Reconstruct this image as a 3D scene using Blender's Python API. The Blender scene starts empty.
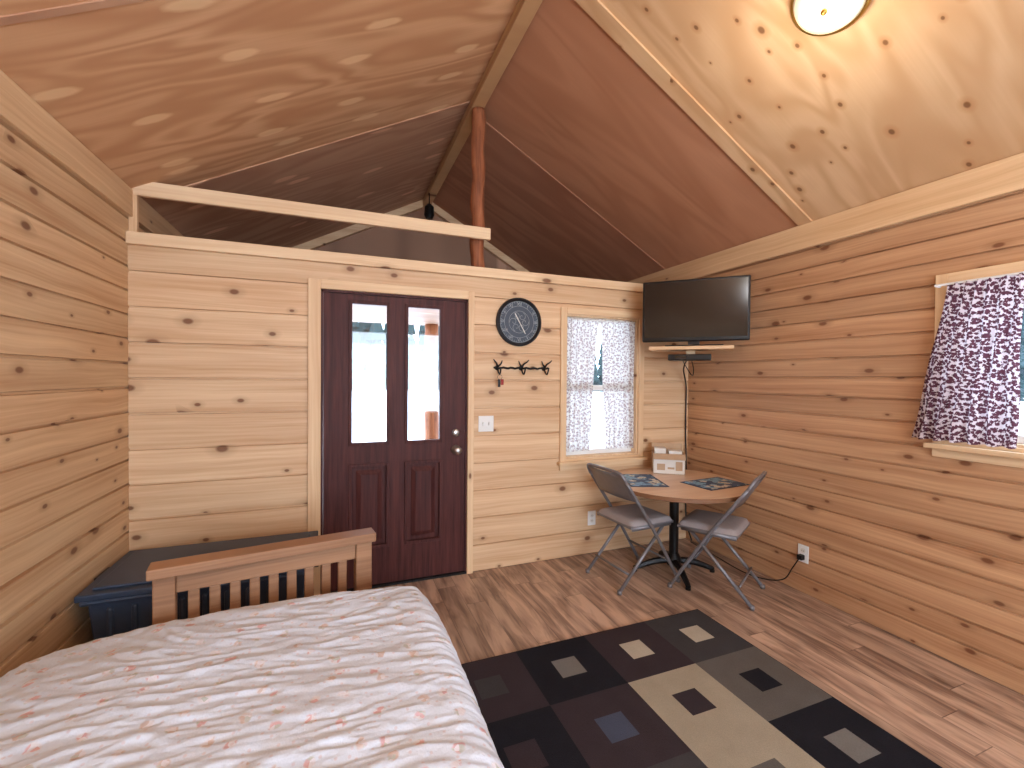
import bpy, math, random
from math import sin, cos, tan, pi, radians, sqrt, floor
from mathutils import Vector, Matrix, noise
random.seed(4)
SC = bpy.context.scene
COL = SC.collection

# ---------------------------------------------------------------- helpers
def C(r, g, b):
    f = lambda v: (v/255/12.92) if v/255 <= 0.04045 else ((v/255+0.055)/1.055)**2.4
    return (f(r), f(g), f(b), 1)

def empty(name, loc=(0,0,0), rz=0, parent=None):
    o = bpy.data.objects.new(name, None); COL.objects.link(o)
    o.location = loc; o.rotation_euler = (0,0,rz); o.empty_display_size = .1
    if parent: o.parent = parent
    return o

class MB:
    def __init__(s): s.v=[]; s.f=[]; s.m=[]
    def add(s, vs, fs, mi=0, M=None):
        n=len(s.v)
        for p in vs:
            p=Vector(p)
            if M is not None: p=M@p
            s.v.append(p)
        for f in fs:
            s.f.append([n+i for i in f]); s.m.append(mi)
    def box(s, x0,x1,y0,y1,z0,z1, mi=0, M=None):
        s.add([(x0,y0,z0),(x1,y0,z0),(x1,y1,z0),(x0,y1,z0),(x0,y0,z1),(x1,y0,z1),(x1,y1,z1),(x0,y1,z1)],
              [(3,2,1,0),(4,5,6,7),(0,1,5,4),(1,2,6,5),(2,3,7,6),(3,0,4,7)], mi, M)
    def lathe(s, prof, n=32, mi=0, M=None, cap=True):
        vs=[];fs=[]
        for r,z in prof:
            for i in range(n):
                a=2*pi*i/n; vs.append((r*cos(a), r*sin(a), z))
        for k in range(len(prof)-1):
            for i in range(n):
                j=(i+1)%n
                fs.append((k*n+i,k*n+j,(k+1)*n+j,(k+1)*n+i))
        if cap:
            fs.append(tuple(range(n-1,-1,-1))); fs.append(tuple((len(prof)-1)*n+i for i in range(n)))
        s.add(vs,fs,mi,M)
    def tube(s, pts, r, n=8, mi=0, smooth=0, M=None):
        pts=[Vector(p) for p in pts]
        rs = r if isinstance(r,(list,tuple)) else [r]*len(pts)
        if smooth:
            P=[pts[0]]+pts+[pts[-1]]; R=[rs[0]]+list(rs)+[rs[-1]]; q=[];qr=[]
            for i in range(1,len(P)-2):
                for k in range(smooth):
                    t=k/smooth; a,b,c,d=P[i-1],P[i],P[i+1],P[i+2]
                    q.append(.5*((2*b)+(c-a)*t+(2*a-5*b+4*c-d)*t*t+(3*b-a-3*c+d)*t**3)); qr.append(R[i]*(1-t)+R[i+1]*t)
            q.append(pts[-1]); qr.append(rs[-1]); pts=q; rs=qr
        vs=[];fs=[]; up=None
        for i,p in enumerate(pts):
            t=(pts[min(i+1,len(pts)-1)]-pts[max(i-1,0)]).normalized()
            if up is None:
                up=Vector((0,0,1)) if abs(t.z)<.9 else Vector((1,0,0))
            a=t.cross(up).normalized(); up=a.cross(t).normalized()
            for k in range(n):
                th=2*pi*k/n; vs.append(p+rs[i]*(cos(th)*a+sin(th)*up))
        for i in range(len(pts)-1):
            for k in range(n):
                j=(k+1)%n; fs.append((i*n+k,i*n+j,(i+1)*n+j,(i+1)*n+k))
        fs.append(tuple(range(n-1,-1,-1))); fs.append(tuple((len(pts)-1)*n+i for i in range(n)))
        s.add(vs,fs,mi,M)
    def grid(s, fn, nu, nv, mi=0, M=None):
        vs=[fn(i/nu,j/nv) for j in range(nv+1) for i in range(nu+1)]
        fs=[(j*(nu+1)+i,j*(nu+1)+i+1,(j+1)*(nu+1)+i+1,(j+1)*(nu+1)+i) for j in range(nv) for i in range(nu)]
        s.add(vs,fs,mi,M)
    def make(s, name, mats, parent=None, smooth=False, bevel=0, solid=0, loc=None, autos=False):
        me=bpy.data.meshes.new(name); me.from_pydata(s.v,[],s.f)
        if not isinstance(mats,(list,tuple)): mats=[mats]
        for m in mats: me.materials.append(m)
        for p,mi in zip(me.polygons,s.m): p.material_index=mi; p.use_smooth=smooth
        me.update()
        o=bpy.data.objects.new(name,me); COL.objects.link(o)
        if parent: o.parent=parent
        if loc: o.location=loc
        if solid:
            d=o.modifiers.new('s','SOLIDIFY'); d.thickness=solid; d.offset=0
        if bevel:
            d=o.modifiers.new('b','BEVEL'); d.width=bevel; d.segments=2; d.limit_method='ANGLE'; d.angle_limit=radians(40)
        return o

# ---------------------------------------------------------------- node helpers
class NT:
    def __init__(s,name,rough=.6,spec=.3,metal=0):
        s.mat=bpy.data.materials.new(name); s.mat.use_nodes=True
        s.t=s.mat.node_tree; s.b=s.t.nodes['Principled BSDF']
        s.b.inputs['Roughness'].default_value=rough; s.b.inputs['Specular IOR Level'].default_value=spec
        s.b.inputs['Metallic'].default_value=metal
        s.tc=s.t.nodes.new('ShaderNodeTexCoord')
        s.obj=s.tc.outputs['Object']
    def n(s,ty,**kw):
        x=s.t.nodes.new('ShaderNode'+ty)
        for k,v in kw.items(): setattr(x,k,v)
        return x
    def L(s,a,b): s.t.links.new(a,b)
    def put(s,sock,v):
        if isinstance(v,bpy.types.NodeSocket): s.L(v,sock)
        else: sock.default_value=v
    def m(s,op,a,b=0.0,c=0.0):
        x=s.n('Math',operation=op); s.put(x.inputs[0],a); s.put(x.inputs[1],b); s.put(x.inputs[2],c); return x.outputs[0]
    def xyz(s,v=None):
        x=s.n('SeparateXYZ'); s.L(v or s.obj,x.inputs[0]); return x.outputs
    def vec(s,x,y,z=0.0):
        c=s.n('CombineXYZ'); s.put(c.inputs[0],x); s.put(c.inputs[1],y); s.put(c.inputs[2],z); return c.outputs[0]
    def noise(s,v,scale=1,detail=3,rough=.5,dist=0):
        x=s.n('TexNoise'); s.L(v,x.inputs['Vector']); x.inputs['Scale'].default_value=scale; x.inputs['Detail'].default_value=detail
        x.inputs['Roughness'].default_value=rough; x.inputs['Distortion'].default_value=dist; return x.outputs['Fac']
    def white(s,v):
        x=s.n('TexWhiteNoise',noise_dimensions='3D'); s.L(v,x.inputs['Vector']); return x.outputs['Value']
    def voro(s,v,scale=1,rnd=1):
        x=s.n('TexVoronoi',voronoi_dimensions='2D'); s.L(v,x.inputs['Vector']); x.inputs['Scale'].default_value=scale
        x.inputs['Randomness'].default_value=rnd; return x.outputs['Distance'],x.outputs['Color']
    def mr(s,v,a,b,c=0.0,d=1.0):
        x=s.n('MapRange'); s.put(x.inputs[0],v)
        for i,q in enumerate((a,b,c,d)): x.inputs[i+1].default_value=q
        return x.outputs[0]
    def mix(s,f,a,b,mode='MIX'):
        x=s.n('Mix',data_type='RGBA',blend_type=mode); s.put(x.inputs[0],f); s.put(x.inputs[6],a); s.put(x.inputs[7],b); return x.outputs[2]
    def col(s,c): s.put(s.b.inputs['Base Color'],c)
    def bump(s,h,st=.2,d=.01):
        x=s.n('Bump'); x.inputs['Strength'].default_value=st; x.inputs['Distance'].default_value=d; s.L(h,x.inputs['Height']); s.L(x.outputs[0],s.b.inputs['Normal'])

def plain(name,c,rough=.5,metal=0,spec=.4,var=.12,sc=25):
    k=NT(name,rough,spec,metal); f=k.noise(k.obj,sc,3)
    d=tuple(v*(1-var) for v in c[:3])+(1,); e=tuple(min(1,v*(1+var)) for v in c[:3])+(1,)
    k.col(k.mix(f,d,e)); return k.mat

def pine(name, ca, cb, along, across, pitch=.14, knot=.5, rough=.5, kcol=C(112,66,40), tint=.22, kx=2.6, ky=6.0, off=0.0, ksz=.075, kbase=.03):
    k=NT(name,rough,.35); o=k.xyz(); a=o[along]; z=o[across]
    idx=k.m('FLOOR',k.m('DIVIDE',k.m('SUBTRACT',z,off),pitch)); r=k.white(k.vec(idx,3.7,1.1))
    a2=k.m('MULTIPLY_ADD',r,37.0,a)
    warp=k.noise(k.vec(k.m('MULTIPLY',a2,1.3),k.m('MULTIPLY',z,4.0),idx),1,2)
    zz=k.m('MULTIPLY_ADD',warp,.06,z)
    g1=k.noise(k.vec(k.m('MULTIPLY',a2,1.2),k.m('MULTIPLY',zz,70.0),idx),1,4,.6)
    g2=k.noise(k.vec(k.m('MULTIPLY',a2,.7),k.m('MULTIPLY',zz,14.0),idx),1,3)
    g=k.mr(k.m('MULTIPLY_ADD',g2,.7,k.m('MULTIPLY',g1,.5)),.42,.76)
    c=k.mix(g,ca,cb)
    t=k.mr(r,0,1,1-tint,1+tint*.3)
    c=k.mix(1.0,c,k.vec(t,t,t),'MULTIPLY')
    d,cc=k.voro(k.vec(k.m('MULTIPLY',a2,kx),k.m('MULTIPLY',z,ky)),1,1)
    ccs=k.xyz(cc)
    pres=k.m('LESS_THAN',ccs[0],knot)
    sz=k.m('MULTIPLY_ADD',ccs[1],ksz,kbase)
    ed=k.m('DIVIDE',d,sz)
    halo=k.m('MULTIPLY',k.mr(ed,.9,3.0,1,0),pres)
    core=k.m('MULTIPLY',k.mr(ed,.7,1.2,1,0),pres)
    c=k.mix(k.m('MULTIPLY',halo,.45),c,tuple(x*.62 for x in ca[:3])+(1,))
    c=k.mix(k.m('MULTIPLY',core,.85),c,kcol)
    k.col(c); k.bump(g1,.12,.003)
    return k.mat

def ply(name, ca, cb, cc, patch=.4, knot=.0, freq=26.0, rough=.55, seed=0.0, pmix=.55):
    k=NT(name,rough,.35); o=k.xyz(); x=k.m('ADD',o[0],seed); y=k.m('ADD',o[1],seed)
    n1=k.noise(k.vec(k.m('MULTIPLY',x,.7),k.m('MULTIPLY',y,3.2)),1,2,.5,.6)
    w=k.m('SINE',k.m('MULTIPLY',n1,freq*2))
    fine=k.noise(k.vec(k.m('MULTIPLY',x,3.0),k.m('MULTIPLY',y,90.0)),1,3)
    big=k.noise(k.vec(x,y),1.1,3)
    c=k.mix(k.mr(w,-1,1),ca,cb)
    c=k.mix(k.m('MULTIPLY',fine,.5),c,ca)
    c=k.mix(k.mr(big,.4,.75,0,.75),c,cc)
    if patch:
        nz=k.noise(k.vec(k.m('MULTIPLY',x,9.0),k.m('MULTIPLY',y,20.0)),1,2)
        d,q=k.voro(k.vec(k.m('MULTIPLY',x,1.9),k.m('MULTIPLY',y,5.0)),1,1); q=k.xyz(q)
        mk=k.m('MULTIPLY',k.mr(k.m('MULTIPLY_ADD',nz,.12,d),.17,.23,1,0),k.m('LESS_THAN',q[0],patch))
        lc=tuple(min(1,v*1.5+.03) for v in cb[:3])+(1,)
        c=k.mix(k.m('MULTIPLY',mk,pmix),c,lc)
    if knot:
        d,q=k.voro(k.vec(k.m('MULTIPLY',x,5.5),k.m('MULTIPLY',y,7.5)),1,1); q=k.xyz(q)
        e=k.m('DIVIDE',d,k.m('MULTIPLY_ADD',q[1],.08,.035))
        p=k.m('LESS_THAN',q[0],knot)
        c=k.mix(k.m('MULTIPLY',k.m('MULTIPLY',k.mr(e,.8,2.6,1,0),p),.55),c,C(184,128,78))
        c=k.mix(k.m('MULTIPLY',k.m('MULTIPLY',k.mr(e,.6,1.0,1,0),p),.8),c,C(112,72,44))
    k.col(c); k.bump(fine,.08,.002)
    return k.mat

# ---------------------------------------------------------------- materials
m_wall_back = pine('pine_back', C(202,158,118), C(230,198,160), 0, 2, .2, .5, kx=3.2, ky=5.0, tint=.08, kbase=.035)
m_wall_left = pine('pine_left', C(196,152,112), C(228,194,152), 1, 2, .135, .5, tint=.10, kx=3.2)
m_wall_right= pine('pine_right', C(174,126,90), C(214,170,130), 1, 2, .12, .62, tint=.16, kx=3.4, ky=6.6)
m_trimX = pine('pine_trim_x', C(212,172,132), C(234,204,164), 0, 2, 50, .3, tint=0)
m_trimY = pine('pine_trim_y', C(204,162,120), C(230,196,154), 1, 2, 50, .35, tint=0)
m_trimZ = pine('pine_trim_z', C(212,172,132), C(234,204,164), 2, 0, 50, .3, tint=0)
m_ledge = pine('pine_ledge', C(218,180,140), C(240,212,174), 0, 2, 50, .25, tint=0)
m_beam = pine('beam_wood', C(184,142,102), C(218,180,132), 1, 2, 50, .3, tint=0)
m_plyL = ply('ply_left', C(196,144,104), C(228,184,142), C(206,156,114), .5, 0, 22, pmix=.5)
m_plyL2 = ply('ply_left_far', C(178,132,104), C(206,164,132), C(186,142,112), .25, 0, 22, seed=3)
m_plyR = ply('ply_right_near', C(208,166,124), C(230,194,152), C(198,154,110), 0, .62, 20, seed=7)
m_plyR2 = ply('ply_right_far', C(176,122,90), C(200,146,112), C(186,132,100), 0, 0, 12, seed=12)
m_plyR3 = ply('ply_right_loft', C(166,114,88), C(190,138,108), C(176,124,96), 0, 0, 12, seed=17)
m_gable = ply('ply_gable', C(150,114,92), C(180,140,114), C(160,122,98), .2, 0, 22, seed=5)

k=NT('floor_laminate',.36,.5); o=k.xyz()
W=.125; LN=1.2
ix=k.m('FLOOR',k.m('DIVIDE',o[0],W)); r1=k.white(k.vec(ix,1.3,2.2)); y2=k.m('MULTIPLY_ADD',r1,LN*3,o[1])
iy=k.m('FLOOR',k.m('DIVIDE',y2,LN)); r2=k.white(k.vec(ix,iy,5.0))
g=k.noise(k.vec(k.m('MULTIPLY',o[0],45.0),k.m('MULTIPLY_ADD',r2,30.0,k.m('MULTIPLY',y2,1.8)),iy),1,4,.6)
g2=k.noise(k.vec(k.m('MULTIPLY',o[0],14.0),k.m('MULTIPLY_ADD',r2,9.0,k.m('MULTIPLY',y2,2.2)),iy),1,3,.6,.5)
c=k.mix(k.mr(g,.3,.7),C(108,84,72),C(170,138,118)); c=k.mix(k.mr(g2,.4,.62,0,.85),c,C(212,180,156))
t=k.mr(r2,0,1,.74,1.1); c=k.mix(1.0,c,k.vec(t,t,t),'MULTIPLY')
fx=k.m('FRACT',k.m('DIVIDE',o[0],W)); fy=k.m('FRACT',k.m('DIVIDE',y2,LN))
ln=k.m('MAXIMUM',k.m('LESS_THAN',fx,.022),k.m('LESS_THAN',fy,.003))
c=k.mix(k.m('MULTIPLY',ln,.6),c,C(60,45,40)); k.col(c); k.bump(g,.06,.002); m_floor=k.mat

def doormat(name,ca,cb):
    k=NT(name,.5,.18); o=k.xyz()
    g=k.noise(k.vec(k.m('MULTIPLY',o[0],50.0),k.m('MULTIPLY',o[1],50.0),k.m('MULTIPLY',o[2],2.5)),1,4,.6)
    k.col(k.mix(k.mr(g,.3,.7),ca,cb)); k.bump(g,.15,.003); return k.mat
m_door=doormat('door_mahogany',C(60,31,31),C(92,51,47))
m_futon=pine('futon_wood',C(134,96,70),C(170,128,96),0,2,50,.0,tint=0)
m_log=NT('log_wood',.55,.3); o=m_log.xyz(); g=m_log.noise(m_log.vec(m_log.m('MULTIPLY',o[0],30.0),m_log.m('MULTIPLY',o[1],30.0),m_log.m('MULTIPLY',o[2],3.0)),1,4,.6,.8)
m_log.col(m_log.mix(m_log.mr(g,.3,.7),C(112,62,40),C(176,110,74))); m_log.bump(g,.5,.01); m_log=m_log.mat

m_white=plain('vinyl_white',C(232,232,230),.4,var=.03)
m_black=plain('black_metal',C(24,24,26),.4,.3)
m_blackp=plain('black_plastic',C(16,17,20),.35)
m_screen=plain('tv_screen',C(8,9,14),.12,spec=.6)
m_brass=plain('brass',C(178,140,70),.3,.9)
m_steel=plain('brushed_steel',C(190,190,190),.3,.9)
m_chair=plain('chair_enamel',C(122,120,124),.35,.3)
m_pad=plain('chair_vinyl_pad',C(160,152,152),.5)
m_tote=plain('tote_plastic',C(58,72,94),.42)
m_tabletop=pine('table_maple',C(206,170,140),C(228,198,168),0,1,50,0,tint=.0,rough=.3)
m_tabedge=plain('table_edge',C(130,92,66),.4)
m_card=plain('cardboard',C(184,154,124),.8)
m_cardw=plain('printed_card_white',C(222,216,208),.6,var=.05)
m_paper=plain('paper',C(235,232,226),.7,var=.03)
m_keysr=plain('key_fob_red',C(150,30,30),.5)

k=NT('placemat_print',.45,.4); d,cc=k.voro(k.obj,26,1); q=k.xyz(cc); nn=k.noise(k.obj,60,2)
c=k.mix(k.m('GREATER_THAN',q[0],.5),C(44,84,126),C(126,176,206)); c=k.mix(k.m('GREATER_THAN',q[1],.8),c,C(216,212,196)); c=k.mix(k.m('MULTIPLY',k.m('GREATER_THAN',nn,.56),.6),c,C(26,38,60)); k.col(c); m_mat=k.mat
m_matb=plain('placemat_border',C(34,54,84),.5)

def fabric_curtain(name,base,pat,scale,thr,trans=.45):
    k=NT(name,.9,.1); d,cc=k.voro(k.vec(k.xyz()[0],k.xyz()[2]),scale,1)
    nn=k.noise(k.obj,scale*2.3,3); f=k.mr(k.m('MULTIPLY_ADD',nn,.9,k.m('MULTIPLY',d,-.7)),thr-.04,thr+.04)
    c=k.mix(f,base,pat)
    out=k.t.nodes['Material Output']; df=k.n('BsdfDiffuse'); tr=k.n('BsdfTranslucent'); mx=k.n('MixShader')
    k.L(c,df.inputs[0]); k.L(c,tr.inputs[0]); mx.inputs[0].default_value=trans
    k.L(df.outputs[0],mx.inputs[1]); k.L(tr.outputs[0],mx.inputs[2]); k.L(mx.outputs[0],out.inputs[0]); return k.mat
m_curt=fabric_curtain('curtain_floral',C(216,202,206),C(92,54,66),64,.11,.38)
m_lace=fabric_curtain('curtain_sheer',C(226,222,218),C(176,158,156),52,.20,.45)

k=NT('window_glass'); out=k.t.nodes['Material Output']; tr=k.n('BsdfTransparent'); gl=k.n('BsdfGlossy'); gl.inputs['Roughness'].default_value=.03
mx=k.n('MixShader'); mx.inputs[0].default_value=.06; tr.inputs[0].default_value=(.93,.97,1,1)
k.L(tr.outputs[0],mx.inputs[1]); k.L(gl.outputs[0],mx.inputs[2]); k.L(mx.outputs[0],out.inputs[0]); m_glass=k.mat

# bed cover
k=NT('floral_cover',.9,.1); o=k.xyz(); v2=k.vec(o[0],o[1])
ns=k.noise(v2,34,2); d,cc=k.voro(v2,12,.8); q=k.xyz(cc)
dd=k.m('MULTIPLY_ADD',ns,.35,d)
fl=k.mr(dd,.30,.37,1,0)
d2,c2=k.voro(v2,85,1); q2=k.xyz(c2)
fcol=k.mix(k.m('GREATER_THAN',q[0],.5),C(212,152,150),C(204,176,160)); fcol=k.mix(k.m('GREATER_THAN',q2[1],.66),fcol,C(180,182,168)); fcol=k.mix(k.m('GREATER_THAN',q2[0],.5),fcol,C(222,216,222))
c=k.mix(k.m('MULTIPLY',fl,.7),C(212,222,238),fcol)
d3,c3=k.voro(v2,26,1); c=k.mix(k.m('MULTIPLY',k.mr(d3,.07,.13,1,0),.45),c,C(206,182,186))
k.col(c); k.bump(k.noise(v2,18,4,.6),.4,.018); m_cover=k.mat
m_matt=plain('mattress_ticking',C(70,66,72),.9)

def rugm(name,c):
    k=NT(name,.95,.05); f=k.noise(k.obj,220,2); g=k.noise(k.obj,9,2)
    k.col(k.mix(k.m('MULTIPLY_ADD',g,.4,k.m('MULTIPLY',f,.6)),tuple(v*.65 for v in c[:3])+(1,),tuple(v*1.25 for v in c[:3])+(1,))); k.bump(f,.5,.006); return k.mat
rug_cols=[C(36,36,42),C(68,66,68),C(162,152,134),C(98,94,90),C(60,52,56),C(182,174,158),C(118,116,112),C(74,80,98)]
m_rug=[rugm('rug_%d'%i,c) for i,c in enumerate(rug_cols)]

m_snow=plain('snow',C(244,247,252),.8,var=.02,sc=.5)
m_needle=plain('pine_needles',C(34,54,54),.9,var=.5,sc=.6)
m_deck=plain('deck_wood',C(170,150,132),.7)

# ---------------------------------------------------------------- room dims
XL,XR,YB,YR,YG=-1.09,2.89,3.10,-2.6,5.4
ZW=2.45; XC=.97; ZR=3.52; SL=(ZR-ZW)/(XR-XC); ZL=2.14; LED=2.21
SLl=(ZR-ZW)/(XC-XL)

def boards(name, axis, const, sgn, a0,a1,z0,z1,pitch,ops,mat,thick=.12,gw=.008,gd=.016):
    mb=MB()
    def P(a,d,z): return (a,const+sgn*d,z) if axis==0 else (const+sgn*d,a,z)
    A=sorted(set([a0,a1]+[max(a0,min(a1,o[i])) for o in ops for i in (0,1)]))
    Z=set([z0,z1]+[max(z0,min(z1,o[i])) for o in ops for i in (2,3)])
    r=floor(z0/pitch)*pitch
    while r<z1+.001:
        for q in (r-gw-.003,r-gw,r+gw*.2,r+gw*.2+.003):
            if z0<q<z1: Z.add(round(q,5))
        r+=pitch
    Z=sorted(Z)
    def dep(z):
        f=(z/pitch-round(z/pitch))*pitch; return -gd if -gw-.001<f<gw*.2+.001 else 0
    def inside(a,z): return any(o[0]<a<o[1] and o[2]<z<o[3] for o in ops)
    for i in range(len(A)-1):
        for j in range(len(Z)-1):
            if Z[j+1]-Z[j]<1e-5 or A[i+1]-A[i]<1e-5: continue
            if inside((A[i]+A[i+1])/2,(Z[j]+Z[j+1])/2): continue
            q=[P(A[i],dep(Z[j]),Z[j]),P(A[i+1],dep(Z[j]),Z[j]),P(A[i+1],dep(Z[j+1]),Z[j+1]),P(A[i],dep(Z[j+1]),Z[j+1])]
            mb.add(q,[(0,1,2,3)])
    ZZ=sorted(set([z0,z1]+[max(z0,min(z1,o[i])) for o in ops for i in (2,3)]))
    for i in range(len(A)-1):
        for j in range(len(ZZ)-1):
            if ZZ[j+1]-ZZ[j]<1e-5 or A[i+1]-A[i]<1e-5: continue
            if inside((A[i]+A[i+1])/2,(ZZ[j]+ZZ[j+1])/2): continue
            p=P(A[i],-.018,ZZ[j]); q=P(A[i+1],-thick,ZZ[j+1])
            mb.box(min(p[0],q[0]),max(p[0],q[0]),min(p[1],q[1]),max(p[1],q[1]),p[2],q[2])
    return mb.make(name,mat)

# openings
DOOR=(-.10,.87,-.05,1.975)
WB=(1.665,2.35,.785,1.92)
WR=(.38,1.30,1.12,1.915)
boards('wall_back',0,YB,-1,XL,XR,0,LED-.01,.2,[DOOR,WB],m_wall_back)
boards('wall_left',1,XL,1,YR,YG,0,ZW+.02,.135,[(YB+.1,YG+1,-1,ZL-.08)],m_wall_left)
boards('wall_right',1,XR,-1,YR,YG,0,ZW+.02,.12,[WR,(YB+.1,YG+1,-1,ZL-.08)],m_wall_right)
REAR=(-.4,2.3,.7,2.1)
boards('wall_rear',0,YR,1,XL,XR,0,ZW,.2,[REAR],m_wall_back)
def gable(name,y,mat,z0):
    mb=MB(); t=.06
    vs=[]
    for yy in (y,y+t): vs+= [(XL,yy,z0),(XR,yy,z0),(XR,yy,ZW),(XC,yy,ZR),(XL,yy,ZW)]
    mb.add(vs,[(0,1,2,3,4),(9,8,7,6,5)]+[(i,(i+1)%5,5+(i+1)%5,5+i)[::-1] for i in range(5)])
    return mb.make(name,mat)
gable('wall_gable_front',YG-.06,m_gable,ZL-.08)
gable('wall_gable_rear',YR-.12,m_gable,ZW-.001)
mb=MB(); mb.box(XL-.12,XR+.12,YR-.12,YB+.12,-.1,0); mb.make('floor',m_floor)
mb=MB(); mb.box(XL,XR,YB+.12,YG,ZL-.1,ZL-.02); mb.make('floor_loft',m_gable)

# ceiling panels
ceil=empty('ceiling')
def panel(name,side,y0,y1,mat):
    mb=MB(); t=.04
    xe = XR+.12 if side>0 else XL-.12
    ze = ZR-(SL if side>0 else SLl)*abs(xe-XC)
    mb.add([(XC,y0,ZR),(XC,y1,ZR),(xe,y1,ze),(xe,y0,ze),(XC,y0,ZR+t),(XC,y1,ZR+t),(xe,y1,ze+t),(xe,y0,ze+t)],
           [(0,1,2,3),(7,6,5,4),(0,3,7,4),(1,5,6,2),(3,2,6,7),(0,4,5,1)])
    mb.make(name,mat,ceil)
g_=.004
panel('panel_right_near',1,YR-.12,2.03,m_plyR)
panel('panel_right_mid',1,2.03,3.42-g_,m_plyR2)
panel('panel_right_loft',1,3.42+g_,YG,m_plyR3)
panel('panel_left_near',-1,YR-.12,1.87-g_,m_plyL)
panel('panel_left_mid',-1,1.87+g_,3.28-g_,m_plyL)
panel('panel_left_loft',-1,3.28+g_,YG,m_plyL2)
mb=MB(); mb.box(XL-.1,XR+.1,YR,YG,ZR+.06,ZR+.1); mb.make('roof_deck',m_gable,ceil)
def slope_trim(name,side,y0,y1,mat,t=.02,dz=0):
    mb=MB(); xe = XR if side>0 else XL
    ze = ZR-(SL if side>0 else SLl)*abs(xe-XC)
    x0=XC+side*.04; z0=ZR-(SL if side>0 else SLl)*.04
    mb.add([(x0,y0,z0-t),(x0,y1,z0-t),(xe,y1,ze-t),(xe,y0,ze-t),(x0,y0,z0),(x0,y1,z0),(xe,y1,ze),(xe,y0,ze)],
           [(0,1,2,3),(7,6,5,4),(0,3,7,4),(1,5,6,2),(3,2,6,7),(0,4,5,1)])
    return mb.make(name,mat)
slope_trim('trim_1',1,2.0,2.09,m_plyR,.014)
slope_trim('trim_2',1,3.40,3.44,m_plyR3,.008)
slope_trim('trim_3',-1,3.26,3.30,m_plyL2,.008)
slope_trim('trim_4',-1,1.86,1.89,m_plyL2,.006)
slope_trim('trim_5',1,YG-.13,YG-.065,m_trimX,.09)
slope_trim('trim_6',-1,YG-.13,YG-.065,m_trimX,.09)
mb=MB(); mb.box(XC-.045,XC+.045,YR,YG-.06,3.43,ZR+.02); mb.make('ridge_beam',m_beam,bevel=.004)

mb=MB(); mb.box(XR-.022,XR,YR,YG-.13,2.29,2.452); mb.make('trim_wall_right',m_trimY,bevel=.003)
mb=MB(); mb.box(XL,XL+.022,YR,YG-.13,2.30,2.452); mb.make('trim_wall_left',m_trimY,bevel=.003)
mb=MB(); mb.box(XL+.001,XR-.001,YB-.035,YB+.13,LED-.068,LED); mb.make('trim_loft_ledge',m_ledge,bevel=.004)
rail=empty('loft_railing',(XL,YB+.02,LED))
mb=MB(); mb.box(.001,1.04-XL,-.015,.015,.215,.30); mb.make('top_rail',m_ledge,rail,bevel=.004)
mb=MB(); mb.box(.001,.04,-.015,.015,0,.215); mb.make('stud',m_trimZ,rail,bevel=.003)
mb=MB(); pts=[]
for i in range(14):
    z=i/13*(3.43-ZL+.02); pts.append((.006*sin(i*1.7),.006*cos(i*2.1),z))
mb.tube(pts,[.052+.004*sin(i*2.3) for i in range(14)],14,smooth=3); mb.make('log_post',m_log,smooth=True,loc=(XC+.01,3.24,ZL-.02))
hang=empty('hanging_lantern',(.93,YG-.5,3.43))
mb=MB(); mb.tube([(0,0,0),(0,0,-.12)],.006); mb.lathe([(.02,-.12),(.05,-.15),(.055,-.24),(.035,-.28)],14); mb.make('body',m_black,hang,smooth=False)

# ---------------------------------------------------------------- door
door=empty('door_1',(0,YB,0))
mb=MB()
mb.box(DOOR[0]-.075,DOOR[0],-.022,0,0,1.975+.06); mb.box(DOOR[1],DOOR[1]+.045,-.022,0,0,1.975+.06)
mb.make('casing_sides',m_trimZ,door,bevel=.003)
mb=MB(); mb.box(DOOR[0],DOOR[1],-.022,0,1.975,1.975+.06); mb.make('casing_head',m_trimX,door,bevel=.003)
mb=MB(); mb.box(DOOR[0],DOOR[0]+.012,0,.12,0,1.975); mb.box(DOOR[1]-.012,DOOR[1],0,.12,0,1.975); mb.box(DOOR[0],DOOR[1],0,.12,1.96,1.975); mb.make('jamb',m_door,door)
dx0,dx1=DOOR[0]+.014,DOOR[1]-.014; PX=[(.085,.312),(.447,.675)]; ZB,ZT=.975,1.90; PZ0,PZ1=.28,.82
mb=MB(); y0,y1=.012,.055
def dslab(x0,x1,z0,z1): mb.box(x0,x1,y0,y1,z0,z1)
dslab(dx0,PX[0][0],.015,1.958); dslab(PX[0][1],PX[1][0],.015,1.958); dslab(PX[1][1],dx1,.015,1.958)
for a,b in PX:
    dslab(a,b,.015,PZ0); dslab(a,b,PZ1,ZB); dslab(a,b,ZT,1.958)
    mb.box(a,b,y0+.02,y1-.004,PZ0,PZ1)
mb.make('slab',m_door,door)
mb=MB()
for a,b in PX:
    for q in (0,1):
        w=.018; z0,z1=(PZ0,PZ1) if q==0 else (ZB,ZT)
        mb.box(a-w,a+.004,y0-.01,y0+.012,z0-w,z1+w); mb.box(b-.004,b+w,y0-.01,y0+.012,z0-w,z1+w)
        mb.box(a,b,y0-.01,y0+.012,z0-w,z0+.004); mb.box(a,b,y0-.01,y0+.012,z1-.004,z1+w)
    vs=[(a+.03,y0+.02,PZ0+.03),(b-.03,y0+.02,PZ0+.03),(b-.03,y0+.02,PZ1-.03),(a+.03,y0+.02,PZ1-.03),(a+.06,y0+.003,PZ0+.06),(b-.06,y0+.003,PZ0+.06),(b-.06,y0+.003,PZ1-.06),(a+.06,y0+.003,PZ1-.06)]
    mb.add(vs,[(4,5,6,7),(0,1,5,4),(1,2,6,5),(2,3,7,6),(3,0,4,7)])
mb.make('mouldings',m_door,door,bevel=.003)
mb=MB()
for a,b in PX: mb.box(a,b,.03,.036,ZB,ZT)
mb.make('glass',m_glass,door)
mb=MB(); RX=Matrix.Rotation(pi/2,4,'X')
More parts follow.
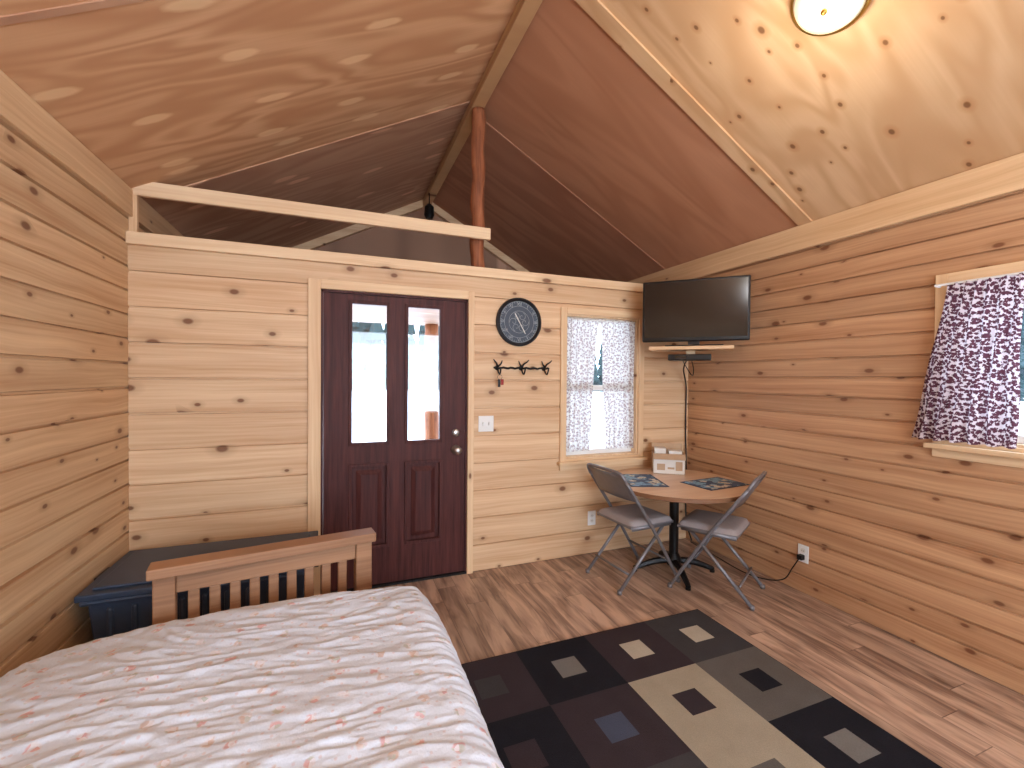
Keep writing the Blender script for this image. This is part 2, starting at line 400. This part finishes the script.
K=Matrix.Translation((.79,y0,.90))@RX
mb.lathe([(.033,0),(.033,.006),(.014,.012),(.012,.035),(.026,.045),(.029,.06),(.02,.072),(.004,.075)],20,0,K)
K=Matrix.Translation((.79,y0,1.02))@RX
mb.lathe([(.028,0),(.028,.008),(.02,.014),(.004,.016)],20,0,K)
mb.make('knob_and_deadbolt',m_steel,door,smooth=True)
mb=MB(); mb.box(DOOR[0],DOOR[1],-.01,.12,0,.014); mb.make('threshold',m_black,door)

# ---------------------------------------------------------------- windows
def window(name,loc,rz,w,h,mid='h',sill=.03,cw=.05,m_h=m_trimX,dep=.12):
    e=empty(name,loc,rz)
    mb=MB(); mb.box(-cw,0,-.02,0,-.02,h+cw); mb.box(w,w+cw,-.02,0,-.02,h+cw); mb.make('casing_sides',m_trimZ,e,bevel=.003)
    mb=MB(); mb.box(0,w,-.02,0,h,h+cw); mb.box(-cw-.02,w+cw+.02,-.055,0,-.045,-.02); mb.box(-cw,w+cw,-.018,0,-.09,-.045)
    mb.box(0,w,-.02,0,-.02,0); mb.make('casing_head_and_sill',m_trimX,e,bevel=.003)
    mb=MB()
    mb.box(0,.012,0,dep,0,h); mb.box(w-.012,w,0,dep,0,h); mb.box(.012,w-.012,0,dep,0,.012); mb.box(.012,w-.012,0,dep,h-.012,h); mb.make('jamb',m_trimZ,e)
    mb=MB(); f=.038
    mb.box(.012,.012+f,.06,.1,.012,h-.012); mb.box(w-.012-f,w-.012,.06,.1,.012,h-.012); mb.box(.05,w-.05,.06,.1,.012,.012+f); mb.box(.05,w-.05,.06,.1,h-.012-f,h-.012)
    if mid=='h': mb.box(.05,w-.05,.055,.1,h*.47,h*.47+.045)
    else: mb.box(w/2-.022,w/2+.022,.055,.1,.05,h-.05)
    mb.make('sash',m_white,e,bevel=.003)
    mb=MB(); mb.box(.05,w-.05,.078,.083,.05,h-.05); mb.make('glass',m_glass,e)
    return e
def curtain(name,parent,xt,xb,zt,zb,folds,amp,y,mat,ph=0):
    mb=MB()
    def fn(u,v):
        x=(xt[0]*(1-v)+xb[0]*v)*(1-u)+(xt[1]*(1-v)+xb[1]*v)*u
        a=amp*(.55+.6*v)
        yy=y+a*sin(u*folds*2*pi+ph+.6*sin(v*3))+a*.4*sin(u*folds*4.3*pi+1+ph)
        return (x+.004*sin(v*9+u*7),yy,zt*(1-v)+zb*v+.003*sin(u*folds*2*pi))
    mb.grid(fn,110,40); return mb.make(name,mat,parent,smooth=True)
wb=window('window_1',(WB[0],YB,WB[2]),0,WB[1]-WB[0],WB[3]-WB[2])
W_=WB[1]-WB[0]; H_=WB[3]-WB[2]
curtain('curtain_panel_1',wb,(.01,.31),(.015,.24),H_-.02,.05,5,.009,.028,m_lace)
curtain('curtain_panel_2',wb,(.34,W_-.01),(.40,W_-.01),H_-.02,.05,5,.009,.028,m_lace,1)
mb=MB(); mb.tube([(.005,.028,H_-.03),(W_-.005,.028,H_-.03)],.006); mb.make('curtain_rod',m_white,wb)
wr=window('window_2',(XR,WR[1],WR[2]),-pi/2,WR[1]-WR[0],WR[3]-WR[2],mid='v',dep=.12)
W2=WR[1]-WR[0]; H2=WR[3]-WR[2]
curtain('curtain_panel_1',wr,(.02,.285),(-.12,.275),H2-.01,.0,6,.013,-.065,m_curt)
curtain('curtain_panel_2',wr,(W2-.25,W2-.0),(W2-.25,W2+.12),H2-.01,.0,6,.013,-.065,m_curt,2)
mb=MB(); mb.tube([(-.03,-.02,H2-.012),(-.03,-.065,H2-.012),(W2+.03,-.065,H2-.012),(W2+.03,-.02,H2-.012)],.006); mb.make('curtain_rod',m_white,wr)
we=window('window_3',(REAR[0],YR,REAR[2]),0,REAR[1]-REAR[0],REAR[3]-REAR[2],mid='v')
we.location=(REAR[1],YR,REAR[2]); we.rotation_euler=(0,0,pi)

# ---------------------------------------------------------------- clock
clk=empty('wall_clock',(1.262,YB,1.835))
RXm=Matrix.Rotation(pi/2,4,'X')
mb=MB(); mb.lathe([(.175,0),(.182,.01),(.18,.024),(.168,.03),(.158,.022),(.155,.014)],48,0,RXm,cap=False); mb.lathe([(.17,.002),(.157,.014),(.002,.015)],48,1,RXm)
m_face=plain('clock_face',C(66,76,90),.5); m_num=plain('clock_marks',C(160,166,170),.5)
m_rim=plain('clock_rim',C(34,36,42),.4,.2)
mb.make('case',[m_rim,m_face],clk,smooth=False)
mb=MB()
for i in range(48):
    a=i*pi/24; r=.148 if i%4 else .142
    M=Matrix.Rotation(a,4,'Y'); mb.box(-.0012,.0012,-.018,-.0155,r-.008,.150,0,M)
for R_ in (.152,.118,.082):
    pts=[(R_*cos(t*pi/24),-.0165,R_*sin(t*pi/24)) for t in range(49)]; mb.tube(pts,.0016,6)
for kx in range(6):
    a0=kx*pi/3; pts=[]
    for t in range(26):
        u=t/25; rr=.006+.026*u; th=a0+u*6.5
        pts.append((.045*cos(a0)+rr*cos(th),-.0165,.045*sin(a0)+rr*sin(th)))
    mb.tube(pts,.0018,6)
mb.make('markings',m_num,clk)
for i,s_ in enumerate(['XII','I','II','III','IV','V','VI','VII','VIII','IX','X','XI']):
    cu=bpy.data.curves.new('numeral_%d'%i,'FONT'); cu.body=s_; cu.size=.034; cu.align_x='CENTER'; cu.align_y='CENTER'; cu.extrude=.0006
    t=bpy.data.objects.new('numeral_%d'%i,cu); COL.objects.link(t); cu.materials.append(m_num); t.parent=clk
    a=i*pi/6; t.location=(.132*sin(a),-.017,.132*cos(a)); t.rotation_euler=(pi/2,0,0)
mb=MB(); mb.box(-.003,.003,-.021,-.019,-.01,.10,0,Matrix.Rotation(radians(150),4,'Y')); mb.box(-.004,.004,-.021,-.019,-.01,.07,0,Matrix.Rotation(radians(-30),4,'Y')); mb.make('hands',m_paper,clk)

# hook rack
hk=empty('coat_hook_rack',(1.285,YB,1.49))
mb=MB()
pts=[(-.22+.44*i/24,-.018+.002*sin(i*2),.004*sin(i*1.9)) for i in range(25)]
mb.tube(pts,.008,8)
for i,x in enumerate((-.19,.0,.19)):
    sg=(-1,1,1)[i]
    mb.tube([(x,-.012,.0),(x,-.03,-.03),(x,-.06,-.045),(x,-.08,-.02),(x+.004*sg,-.082,.005)],.006,8,smooth=4)
    mb.tube([(x,-.015,.0),(x+.012*sg,-.03,.03),(x+.03*sg,-.045,.045),(x+.045*sg,-.05,.062)],[.008,.007,.006,.003],8,smooth=4)
    mb.tube([(x,-.02,.01),(x-.02*sg,-.03,.03),(x-.03*sg,-.03,.055)],[.007,.006,.003],8,smooth=4)
    mb.lathe([(.018,0),(.016,.01),(.006,.016)],12,0,Matrix.Translation((x,-.0,0))@RXm)
mb.make('iron_bar_and_hooks',m_black,hk,smooth=True)
mb=MB(); mb.tube([(-.19+.018*cos(t*pi/6),-.062,-.068+.018*sin(t*pi/6)) for t in range(13)],.0015,5)
mb.box(-.204,-.186,-.066,-.06,-.14,-.085,0); mb.make('key_ring',m_black,hk)
mb=MB(); mb.box(-.182,-.16,-.066,-.058,-.125,-.083); mb.make('key_fob',m_keysr,hk,bevel=.003)

def plate(name,loc,rz,kind):
    e=empty(name,loc,rz); w=.058 if kind=='sw' else .036
    mb=MB(); mb.box(-w,w,-.007,0,-.058,.058); mb.make('cover_plate',m_white,e,bevel=.003)
    mb=MB()
    if kind=='sw':
        for x in (-.024,.024): mb.box(x-.006,x+.006,-.018,-.005,-.012,.012)
        mb.make('toggles',m_white,e,bevel=.002)
    else:
        for z in (-.02,.02): mb.lathe([(.016,0),(.016,.009)],14,0,Matrix.Translation((0,0,z))@RXm)
        mb.make('receptacles',m_cardw,e)
        mb=MB()
        for z in (-.02,.02):
            for x in (-.006,.006): mb.box(x-.001,x+.001,-.0098,-.008,z-.004,z+.004)
        mb.make('slots',m_black,e)
    return e
plate('light_switch',(1.012,YB,1.08),0,'sw')
plate('wall_outlet',(1.915,YB,.29),0,'o')
plate('wall_outlet',(XR,2.03,.265),-pi/2,'o')

# ---------------------------------------------------------------- TV + shelf
tv=empty('television',(2.462,2.59,1.70),-pi/4)
mb=MB(); mb.box(-.368,.368,-.02,.02,.0,.46); mb.box(-.3,.3,.02,.055,.05,.38); mb.make('housing',m_blackp,tv,bevel=.008)
mb=MB(); mb.box(-.352,.352,-.022,-.0195,.03,.443); mb.make('screen',m_screen,tv)
mb=MB(); mb.box(-.04,.04,-.005,.03,-.03,.06); mb.box(-.2,.2,-.05,.13,-.036,-.028); mb.make('stand',m_blackp,tv,bevel=.004)
sh=empty('corner_shelf',(2.50,2.66,1.637),-pi/4)
mb=MB(); mb.box(-.29,.29,-.14,.13,0,.025); mb.box(-.02,.02,.13,.44,-.03,0.02)
mb.box(-.03,.03,.0,.15,-.03,-.0005); mb.make('board',m_trimX,sh,bevel=.003)
box=empty('satellite_receiver',(2.50,2.67,1.56),-pi/4)
mb=MB(); mb.box(-.15,.15,-.09,.09,.0,.045); mb.make('housing',m_blackp,box,bevel=.005)
mb=MB(); mb.box(-.1,-.02,-.0915,-.0895,.012,.034); mb.make('display',m_screen,box)
cord=empty('power_cord',(0,0,0))
mb=MB(); mb.tube([(2.60,2.80,1.58),(2.70,2.95,1.5),(2.84,3.07,1.35),(2.85,3.08,1.0),(2.86,3.075,.6),(2.86,3.07,.2),(2.86,3.0,.02)],.006,6,smooth=6)
mb.tube([(2.62,2.78,1.58),(2.72,2.86,1.50),(2.80,2.96,1.45),(2.76,3.0,1.54),(2.66,2.92,1.58)],.004,6,smooth=6)
mb.make('tv_cable',m_black,cord,smooth=True)
mb=MB(); mb.tube([(XR-.035,2.03,.245),(XR-.05,2.07,.16),(XR-.05,2.13,.06),(XR-.07,2.25,.01),(XR-.12,2.4,.01),(XR-.08,2.7,.01),(XR-.04,3.0,.01)],.004,6,smooth=6)
mb.box(XR-.045,XR-.011,2.015,2.045,.23,.26); mb.make('outlet_cable',m_black,cord)

# ---------------------------------------------------------------- ceiling light
al=math.atan(SL)
k=NT('lamp_glass',.3,.5); k.b.inputs['Emission Color'].default_value=(1,.86,.62,1); o=k.xyz()
r1=k.m('SQRT',k.m('ADD',k.m('POWER',k.m('SUBTRACT',k.m('ABSOLUTE',o[1]),.05),2.0),k.m('POWER',o[0],2.0)))
k.L(k.mr(r1,.012,.06,6.0,.4),k.b.inputs['Emission Strength']); k.col(C(240,226,190)); m_lamp=k.mat
def dome_light(LX,LY,energy,col):
    LZ=ZR-SL*abs(LX-XC); s=1 if LX>XC else -1
    cl=empty('ceiling_light',(LX,LY,LZ)); cl.rotation_euler=(0,s*al,0)
    mb=MB(); mb.lathe([(.132,0),(.145,-.01),(.148,-.03),(.137,-.045),(.130,-.045)],40,cap=False); mb.make('brass_rim',m_brass,cl,smooth=True)
    mb=MB(); mb.lathe([(.132,-.035),(.12,-.058),(.09,-.078),(.045,-.091),(.012,-.094)],40); mb.make('glass_dome',m_lamp,cl,smooth=True)
    mb=MB(); mb.lathe([(.004,-.09),(.012,-.096),(.012,-.106),(.004,-.114)],14); mb.make('finial',m_brass,cl,smooth=True)
    l=bpy.data.lights.new('lamp_bulb','POINT'); l.energy=energy; l.color=col; l.shadow_soft_size=.12
    o=bpy.data.objects.new('lamp_bulb',l); COL.objects.link(o); o.location=(LX-.16*s,LY,LZ-.30)
dome_light(1.89,1.25,11,(1,.88,.72))
dome_light(.10,-.7,28,(.95,.97,1))  # unseen second dome lamp, added to brighten the ceiling and left wall

# ---------------------------------------------------------------- table
tb=empty('pedestal_table',(2.31,2.60,0))
R=.492; zt=.668
mb=MB(); mb.lathe([(R-.006,zt-.03),(R,zt-.026),(R,zt-.004),(R-.004,zt-.0005)],64,1,cap=True); mb.lathe([(R-.004,zt-.0006),(R-.006,zt),(.003,zt)],64,0,cap=False)
mb.make('top',[m_tabletop,m_tabedge],tb)
mb=MB(); mb.lathe([(.16,zt-.034),(.16,zt-.030)],24); mb.lathe([(.033,.12),(.033,zt-.03)],20); mb.lathe([(.05,.055),(.055,.1),(.036,.14)],20)
for i in range(4):
    a=i*pi/2+radians(-22); M=Matrix.Rotation(a,4,'Z')
    mb.tube([(.03,0,.085),(.14,0,.075),(.26,0,.035),(.29,0,.02)],[.026,.024,.019,.017],8,smooth=4,M=M)
    mb.lathe([(.018,0),(.018,.014)],12,0,M@Matrix.Translation((.285,0,0)))
mb.make('pedestal',m_black,tb,smooth=False)
def placemat(loc,rz):
    e=empty('placemat',loc,rz)
    mb=MB(); mb.box(-.2,.2,-.135,.135,0,.003); mb.make('border',m_matb,e,bevel=.001)
    mb=MB(); mb.box(-.185,.185,-.12,.12,.003,.0038); mb.make('print',m_mat,e)
placemat((2.09,2.70,zt+.0002),radians(70)); placemat((2.53,2.44,zt+.0002),radians(5))
bx=empty('cardboard_box',(2.48,2.87,zt+.0005),radians(-35))
mb=MB(); w,d,h=.12,.085,.16
mb.box(-w,w,-d,-d+.004,0,h,1); mb.box(-w,w,d-.004,d,0,h); mb.box(-w,-w+.004,-d,d,0,h); mb.box(w-.004,w,-d,d,0,h); mb.box(-w,w,-d,d,0,.004)
mb.add([(-w,-d,h),(w,-d,h),(w,-d-.04,h-.04),(-w,-d-.04,h-.04)],[(0,1,2,3)],0)
mb.add([(-w,d,h),(w,d,h),(w,d+.02,h+.06),(-w,d+.02,h+.06)],[(0,1,2,3)],0)
mb.make('carton',[m_card,m_cardw],bx)
mb=MB(); mb.box(-.105,-.02,-.05,.05,.01,.195); mb.box(.0,.1,-.06,.03,.01,.18); mb.make('boxed_contents',[m_cardw],bx,bevel=.004)
mb=MB(); mb.box(-.09,-.03,-d-.002,-d,.03,.08); mb.box(-.01,.04,-d-.002,-d,.04,.055); mb.box(.05,.1,-d-.002,-d,.03,.10); mb.make('printing',m_card,bx)

# ---------------------------------------------------------------- folding chairs
def chair(loc,rz):
    e=empty('folding_chair',loc,rz)
    mb=MB(); r=.0115
    for s in (-1,1):
        x=.205*s
        mb.tube([(x,.235,.012),(x,.0,.40),(x*.98,-.235,.74)],r,10,smooth=4)
        mb.tube([(x*.88,-.26,.012),(x*.88,.13,.43)],r,10)
        for y in (.235,): mb.lathe([(.016,0),(.016,.025)],12,0,Matrix.Translation((x,y,0)))
        mb.lathe([(.016,0),(.016,.025)],12,0,Matrix.Translation((x*.88,-.26,0)))
        mb.box(x*.93-.004,x*.93+.004,-.17,.17,.405,.43)
    mb.tube([(-.2,-.235,.74),(-.192,-.255,.775),(-.16,-.266,.795),(0,-.272,.80),(.16,-.266,.795),(.192,-.255,.775),(.2,-.235,.74)],r,10,smooth=4)
    mb.tube([(-.205,.14,.17),(.205,.14,.17)],.008,8); mb.tube([(-.18,-.19,.12),(.18,-.19,.12)],.008,8)
    mb.make('tube_frame',m_chair,e,smooth=True)
    mb=MB()
    def fn(u,v):
        x=-.195+.39*u; z=.60+.185*v; y=-.145-(z-.60)*.62-.022*(1-(2*u-1)**2)
        return (x,y,z)
    mb.grid(fn,16,6); mb.make('backrest',m_chair,e,smooth=True,solid=.006)
    mb=MB()
    def seat(u,v):
        s=2*u-1;t=2*v-1; x=.195*s*(1-.06*abs(t)**6); y=.01+.19*t*(1-.06*abs(s)**6)
        ed=max(abs(s),abs(t)); z=.435+.032*(1-ed**8)**.5+.004*(1-ed)
        return (x,y,z)
    mb.grid(seat,26,26); mb.make('padded_seat',m_pad,e,smooth=True)
    mb=MB(); mb.box(-.192,.192,-.178,.198,.415,.436); mb.make('seat_pan',m_chair,e,bevel=.006)
    return e
chair((1.975,2.64,0),radians(-86))
chair((2.41,2.31,0),radians(30))

# ---------------------------------------------------------------- storage tote
tt=empty('storage_tote',(-.585,2.74,0))
mb=MB()
def taper(z,s): return [(-.45*s,-.255*s,z),(.45*s,-.255*s,z),(.45*s,.255*s,z),(-.45*s,.255*s,z)]
vs=taper(0.001,.9)+taper(.42,.985)
mb.add(vs,[(3,2,1,0),(4,5,6,7),(0,1,5,4),(1,2,6,5),(2,3,7,6),(3,0,4,7)])
for i in range(9):
    x=-.36+i*.09; mb.box(x-.012,x+.012,-.262,-.235,.06,.38)
mb.box(-.465,.465,-.27,.27,.40,.425); mb.make('body',m_tote,tt,bevel=.012)
mb=MB(); mb.box(-.475,.475,-.278,.278,.425,.455); mb.box(-.43,.43,-.235,.235,.455,.468)
mb.make('lid',m_tote,tt,bevel=.01)
mb=MB(); mb.box(-.49,-.466,-.07,.07,.36,.45); mb.box(.466,.49,-.07,.07,.36,.45); mb.make('latches',m_blackp,tt,bevel=.005)

# ---------------------------------------------------------------- futon bed
bed=empty('futon_bed',(0,0,0))
ar=empty('arm',(-.25,2.105,0),math.atan2(.13,.82),bed)
mb=MB()
mb.box(-.415,.415,-.05,.045,.66,.70)
mb.box(-.40,-.33,-.03,.03,0,.66); mb.box(.33,.40,-.03,.03,0,.66)
mb.box(-.33,.33,-.018,.018,.585,.66); mb.box(-.33,.33,-.018,.018,.16,.24)
for i in range(9):
    x=-.275+i*.06875; mb.box(x-.019,x+.019,-.009,.009,.24,.585)
mb.make('arm_frame',m_futon,ar,bevel=.005)
mb=MB()
mb.box(-.98,-.94,.0,1.93,.22,.32); mb.box(.30,.34,.0,1.93,.22,.32)
for i in range(14): mb.box(-.94,.30,.04+i*.14,.10+i*.14,.30,.32)
for x in (-.98,.28):
    for y in (.02,1.86): mb.box(x,x+.06,y,y+.06,0.012,.22)
mb.make('platform_frame',m_futon,bed,bevel=.004)
cx,cy,hx,hy=-.32,.93,.70,1.02
def outline(s,t):
    fl=max(0,-s)*max(0,t); fl=min(1,fl*1.3)
    c=.07+.15*fl
    f=1-c*abs(s)**5*abs(t)**5
    return cx+hx*s*f, cy+hy*t*f
def wr_(x,y):
    w1=noise.noise(Vector((x*1.6,y*1.6,7.3)))
    w2=noise.noise(Vector((x*3.1,y*3.1,3.3)))
    def ridge(a,fy,fx,seed,k=2.2):
        n=noise.noise(Vector((x*fx+seed,(y+.22*x)*fy+1.6*w1*fy*.16+w2*1.4,seed)))
        t=max(0,1-abs(n)*k); return a*t*t*(3-2*t)
    m=.5+.5*noise.noise(Vector((x*2.6,y*2.6,4)))
    m2=.5+.5*noise.noise(Vector((x*3.0+9,y*3.0,8)))
    m3=.5+.5*noise.noise(Vector((x*4.0+3,y*4.0,1)))
    return ridge(.006,8,2.2,1.7)*(.2+m)+ridge(.006,17,4.0,5.1)*(.1+1.3*m2)+ridge(.0042,30,8,9.1)*(1.5*m3)+.003*noise.noise(Vector((x*16,y*26,2)))+.022*w1
def cover(u,v):
    s=(2*u-1)*1.16; t=(2*v-1)*1.12
    ss=max(-1,min(1,s)); tt_=max(-1,min(1,t))
    ov=max((abs(s)-1)/.16 if abs(s)>1 else 0,(abs(t)-1)/.12 if abs(t)>1 else 0)
    x,y=outline(ss,tt_)
    dx=(1-abs(ss))*hx; dy=(1-abs(tt_))*hy; rr=.10
    def e(d): 
        return 0 if d>rr else (1-sqrt(max(0,1-(1-d/rr)**2)))
    z=.555-.10*min(1,max(e(dx),e(dy))+ .25*min(e(dx),e(dy)))
    z+=wr_(x,y)*(1 if ov==0 else 1-ov*.5)
    z-=.04*max(0,-ss-.3)*max(0,tt_)
    if ov>0:
        z-=.17*ov
        wv=.012*sin(x*26+y*22)*ov
        x+= (wv+.006) * (1 if s>1 else -1 if s<-1 else 0); y+= (wv+.006)*(1 if t>1 else -1 if t<-1 else 0)
    y=min(y,2.02)
    return (max(x,-1.07),y,z)
mb=MB(); mb.grid(cover,300,420); mb.make('floral_sheet',m_cover,bed,smooth=True)
mb=MB(); mb.box(-.96,.33,-.03,1.90,.322,.44); mb.make('mattress',m_matt,bed,bevel=.04)

# ---------------------------------------------------------------- rug
rug=MB(); P=.4; RX1=2.055; RY1=2.10; cols=4; rows=6
pal={(0,0):(1,5),(0,1):(4,5),(0,2):(0,6),(0,3):(4,1),
     (1,0):(3,0),(1,1):(2,4),(1,2):(4,7),(1,3):(0,4),
     (2,0):(0,6),(2,1):(2,3),(2,2):(1,0),(2,3):(1,4),
     (3,0):(1,0),(3,1):(0,5),(3,2):(2,4),(3,3):(0,2),
     (4,0):(4,2),(4,1):(1,0),(4,2):(0,6),(4,3):(3,0),
     (5,0):(0,5),(5,1):(2,4),(5,2):(3,1),(5,3):(4,6)}
zt_=.010
for (r,c),(bgc,inn) in pal.items():
    x1=RX1-c*P; x0=x1-P; y1=RY1-r*P; y0=y1-P; q=.135
    X=[x0,x0+q,x1-q,x1]; Y=[y0,y0+q,y1-q,y1]
    for i in range(3):
        for j in range(3):
            rug.add([(X[i],Y[j],zt_),(X[i+1],Y[j],zt_),(X[i+1],Y[j+1],zt_),(X[i],Y[j+1],zt_)],[(0,1,2,3)],inn if i==1 and j==1 else bgc)
x0=RX1-cols*P;y0=RY1-rows*P
rug.box(x0-.004,RX1+.004,y0-.004,RY1+.004,0.0005,zt_-.0006,0)
rug.make('area_rug',m_rug)

# ---------------------------------------------------------------- outside
mb=MB(); mb.box(-90,140,YG+.4,120,-.5,-.4); mb.box(XR+.5,140,-60,YG+.4,-.5,-.4); mb.make('snow_ground',m_snow)
mb=MB()
for i in range(16): mb.box(XL-.1,XR+.1,YB+.125+i*.128,YB+.245+i*.128,-.12,-.09)
mb.make('porch_deck',m_deck)
def post(x,r=.08):
    mb=MB(); mb.tube([(0,0,0),(.01,0,.7),(-.005,.004,1.5),(0,0,2.13)],[r,r*.95,r*.9,r*.88],14,smooth=4); mb.make('porch_log_post',m_log,smooth=True,loc=(x,YG-.12,-.085))
post(1.04,.09); post(XL+.15); post(XR-.15)
# forested hillside (tree tops following an arc round the cabin)
mb=MB()
for layer,(rad_,hb) in enumerate(((60,5.0),(70,10.0),(82,15.0))):
    a=-40
    while a<125:
        th=radians(90-a+10); r_=rad_+random.uniform(-3,3); h=hb*random.uniform(.75,1.15)*(1+.3*sin(a*.07+layer)); w_=h*.16
        cx_,cy_=r_*cos(th),r_*sin(th)
        for q in range(4):
            z0=-.4+h*(.02+.24*q); rr=w_*(1.25-.28*q); n=9; vs=[(cx_,cy_,z0+h*.32)]
            for k_ in range(n):
                t=2*pi*k_/n; f=rr*random.uniform(.8,1.15); vs.append((cx_+f*cos(t),cy_+f*sin(t),z0))
            mb.add(vs,[(0,1+k_,1+(k_+1)%n) for k_ in range(n)])
        a+=random.uniform(1.0,1.8)
mb.make('pine_forest',m_needle)

# ---------------------------------------------------------------- lights / world
w=bpy.data.worlds.new('world'); SC.world=w; w.use_nodes=True
bg=w.node_tree.nodes['Background']; bg.inputs[0].default_value=(.70,.84,1,1); bg.inputs[1].default_value=8.5
def area(name,loc,rot,sx,sy,power,col):
    l=bpy.data.lights.new(name,'AREA'); l.shape='RECTANGLE'; l.size=sx; l.size_y=sy; l.energy=power; l.color=col
    o=bpy.data.objects.new(name,l); COL.objects.link(o); o.location=loc; o.rotation_euler=rot; return o
area('rear_fill_area',(.95,YR+.25,1.5),(radians(100),0,0),2.6,1.5,120,(.78,.89,1))  # added area fill inside the room behind the camera, stands in for daylight

# ---------------------------------------------------------------- camera
cam=bpy.data.cameras.new('camera'); co=bpy.data.objects.new('camera',cam); COL.objects.link(co)
cam.sensor_width=36; cam.lens=445/1024*36; cam.clip_start=.02; cam.clip_end=500
M=Matrix.Translation((0,0,1.42))@Matrix.Rotation(radians(-21.4),4,'Z')@Matrix.Rotation(radians(90-.84),4,'X')@Matrix.Rotation(radians(.48),4,'Z')
co.matrix_world=M
SC.camera=co
SC.view_settings.view_transform='Standard'
SC.view_settings.exposure=0
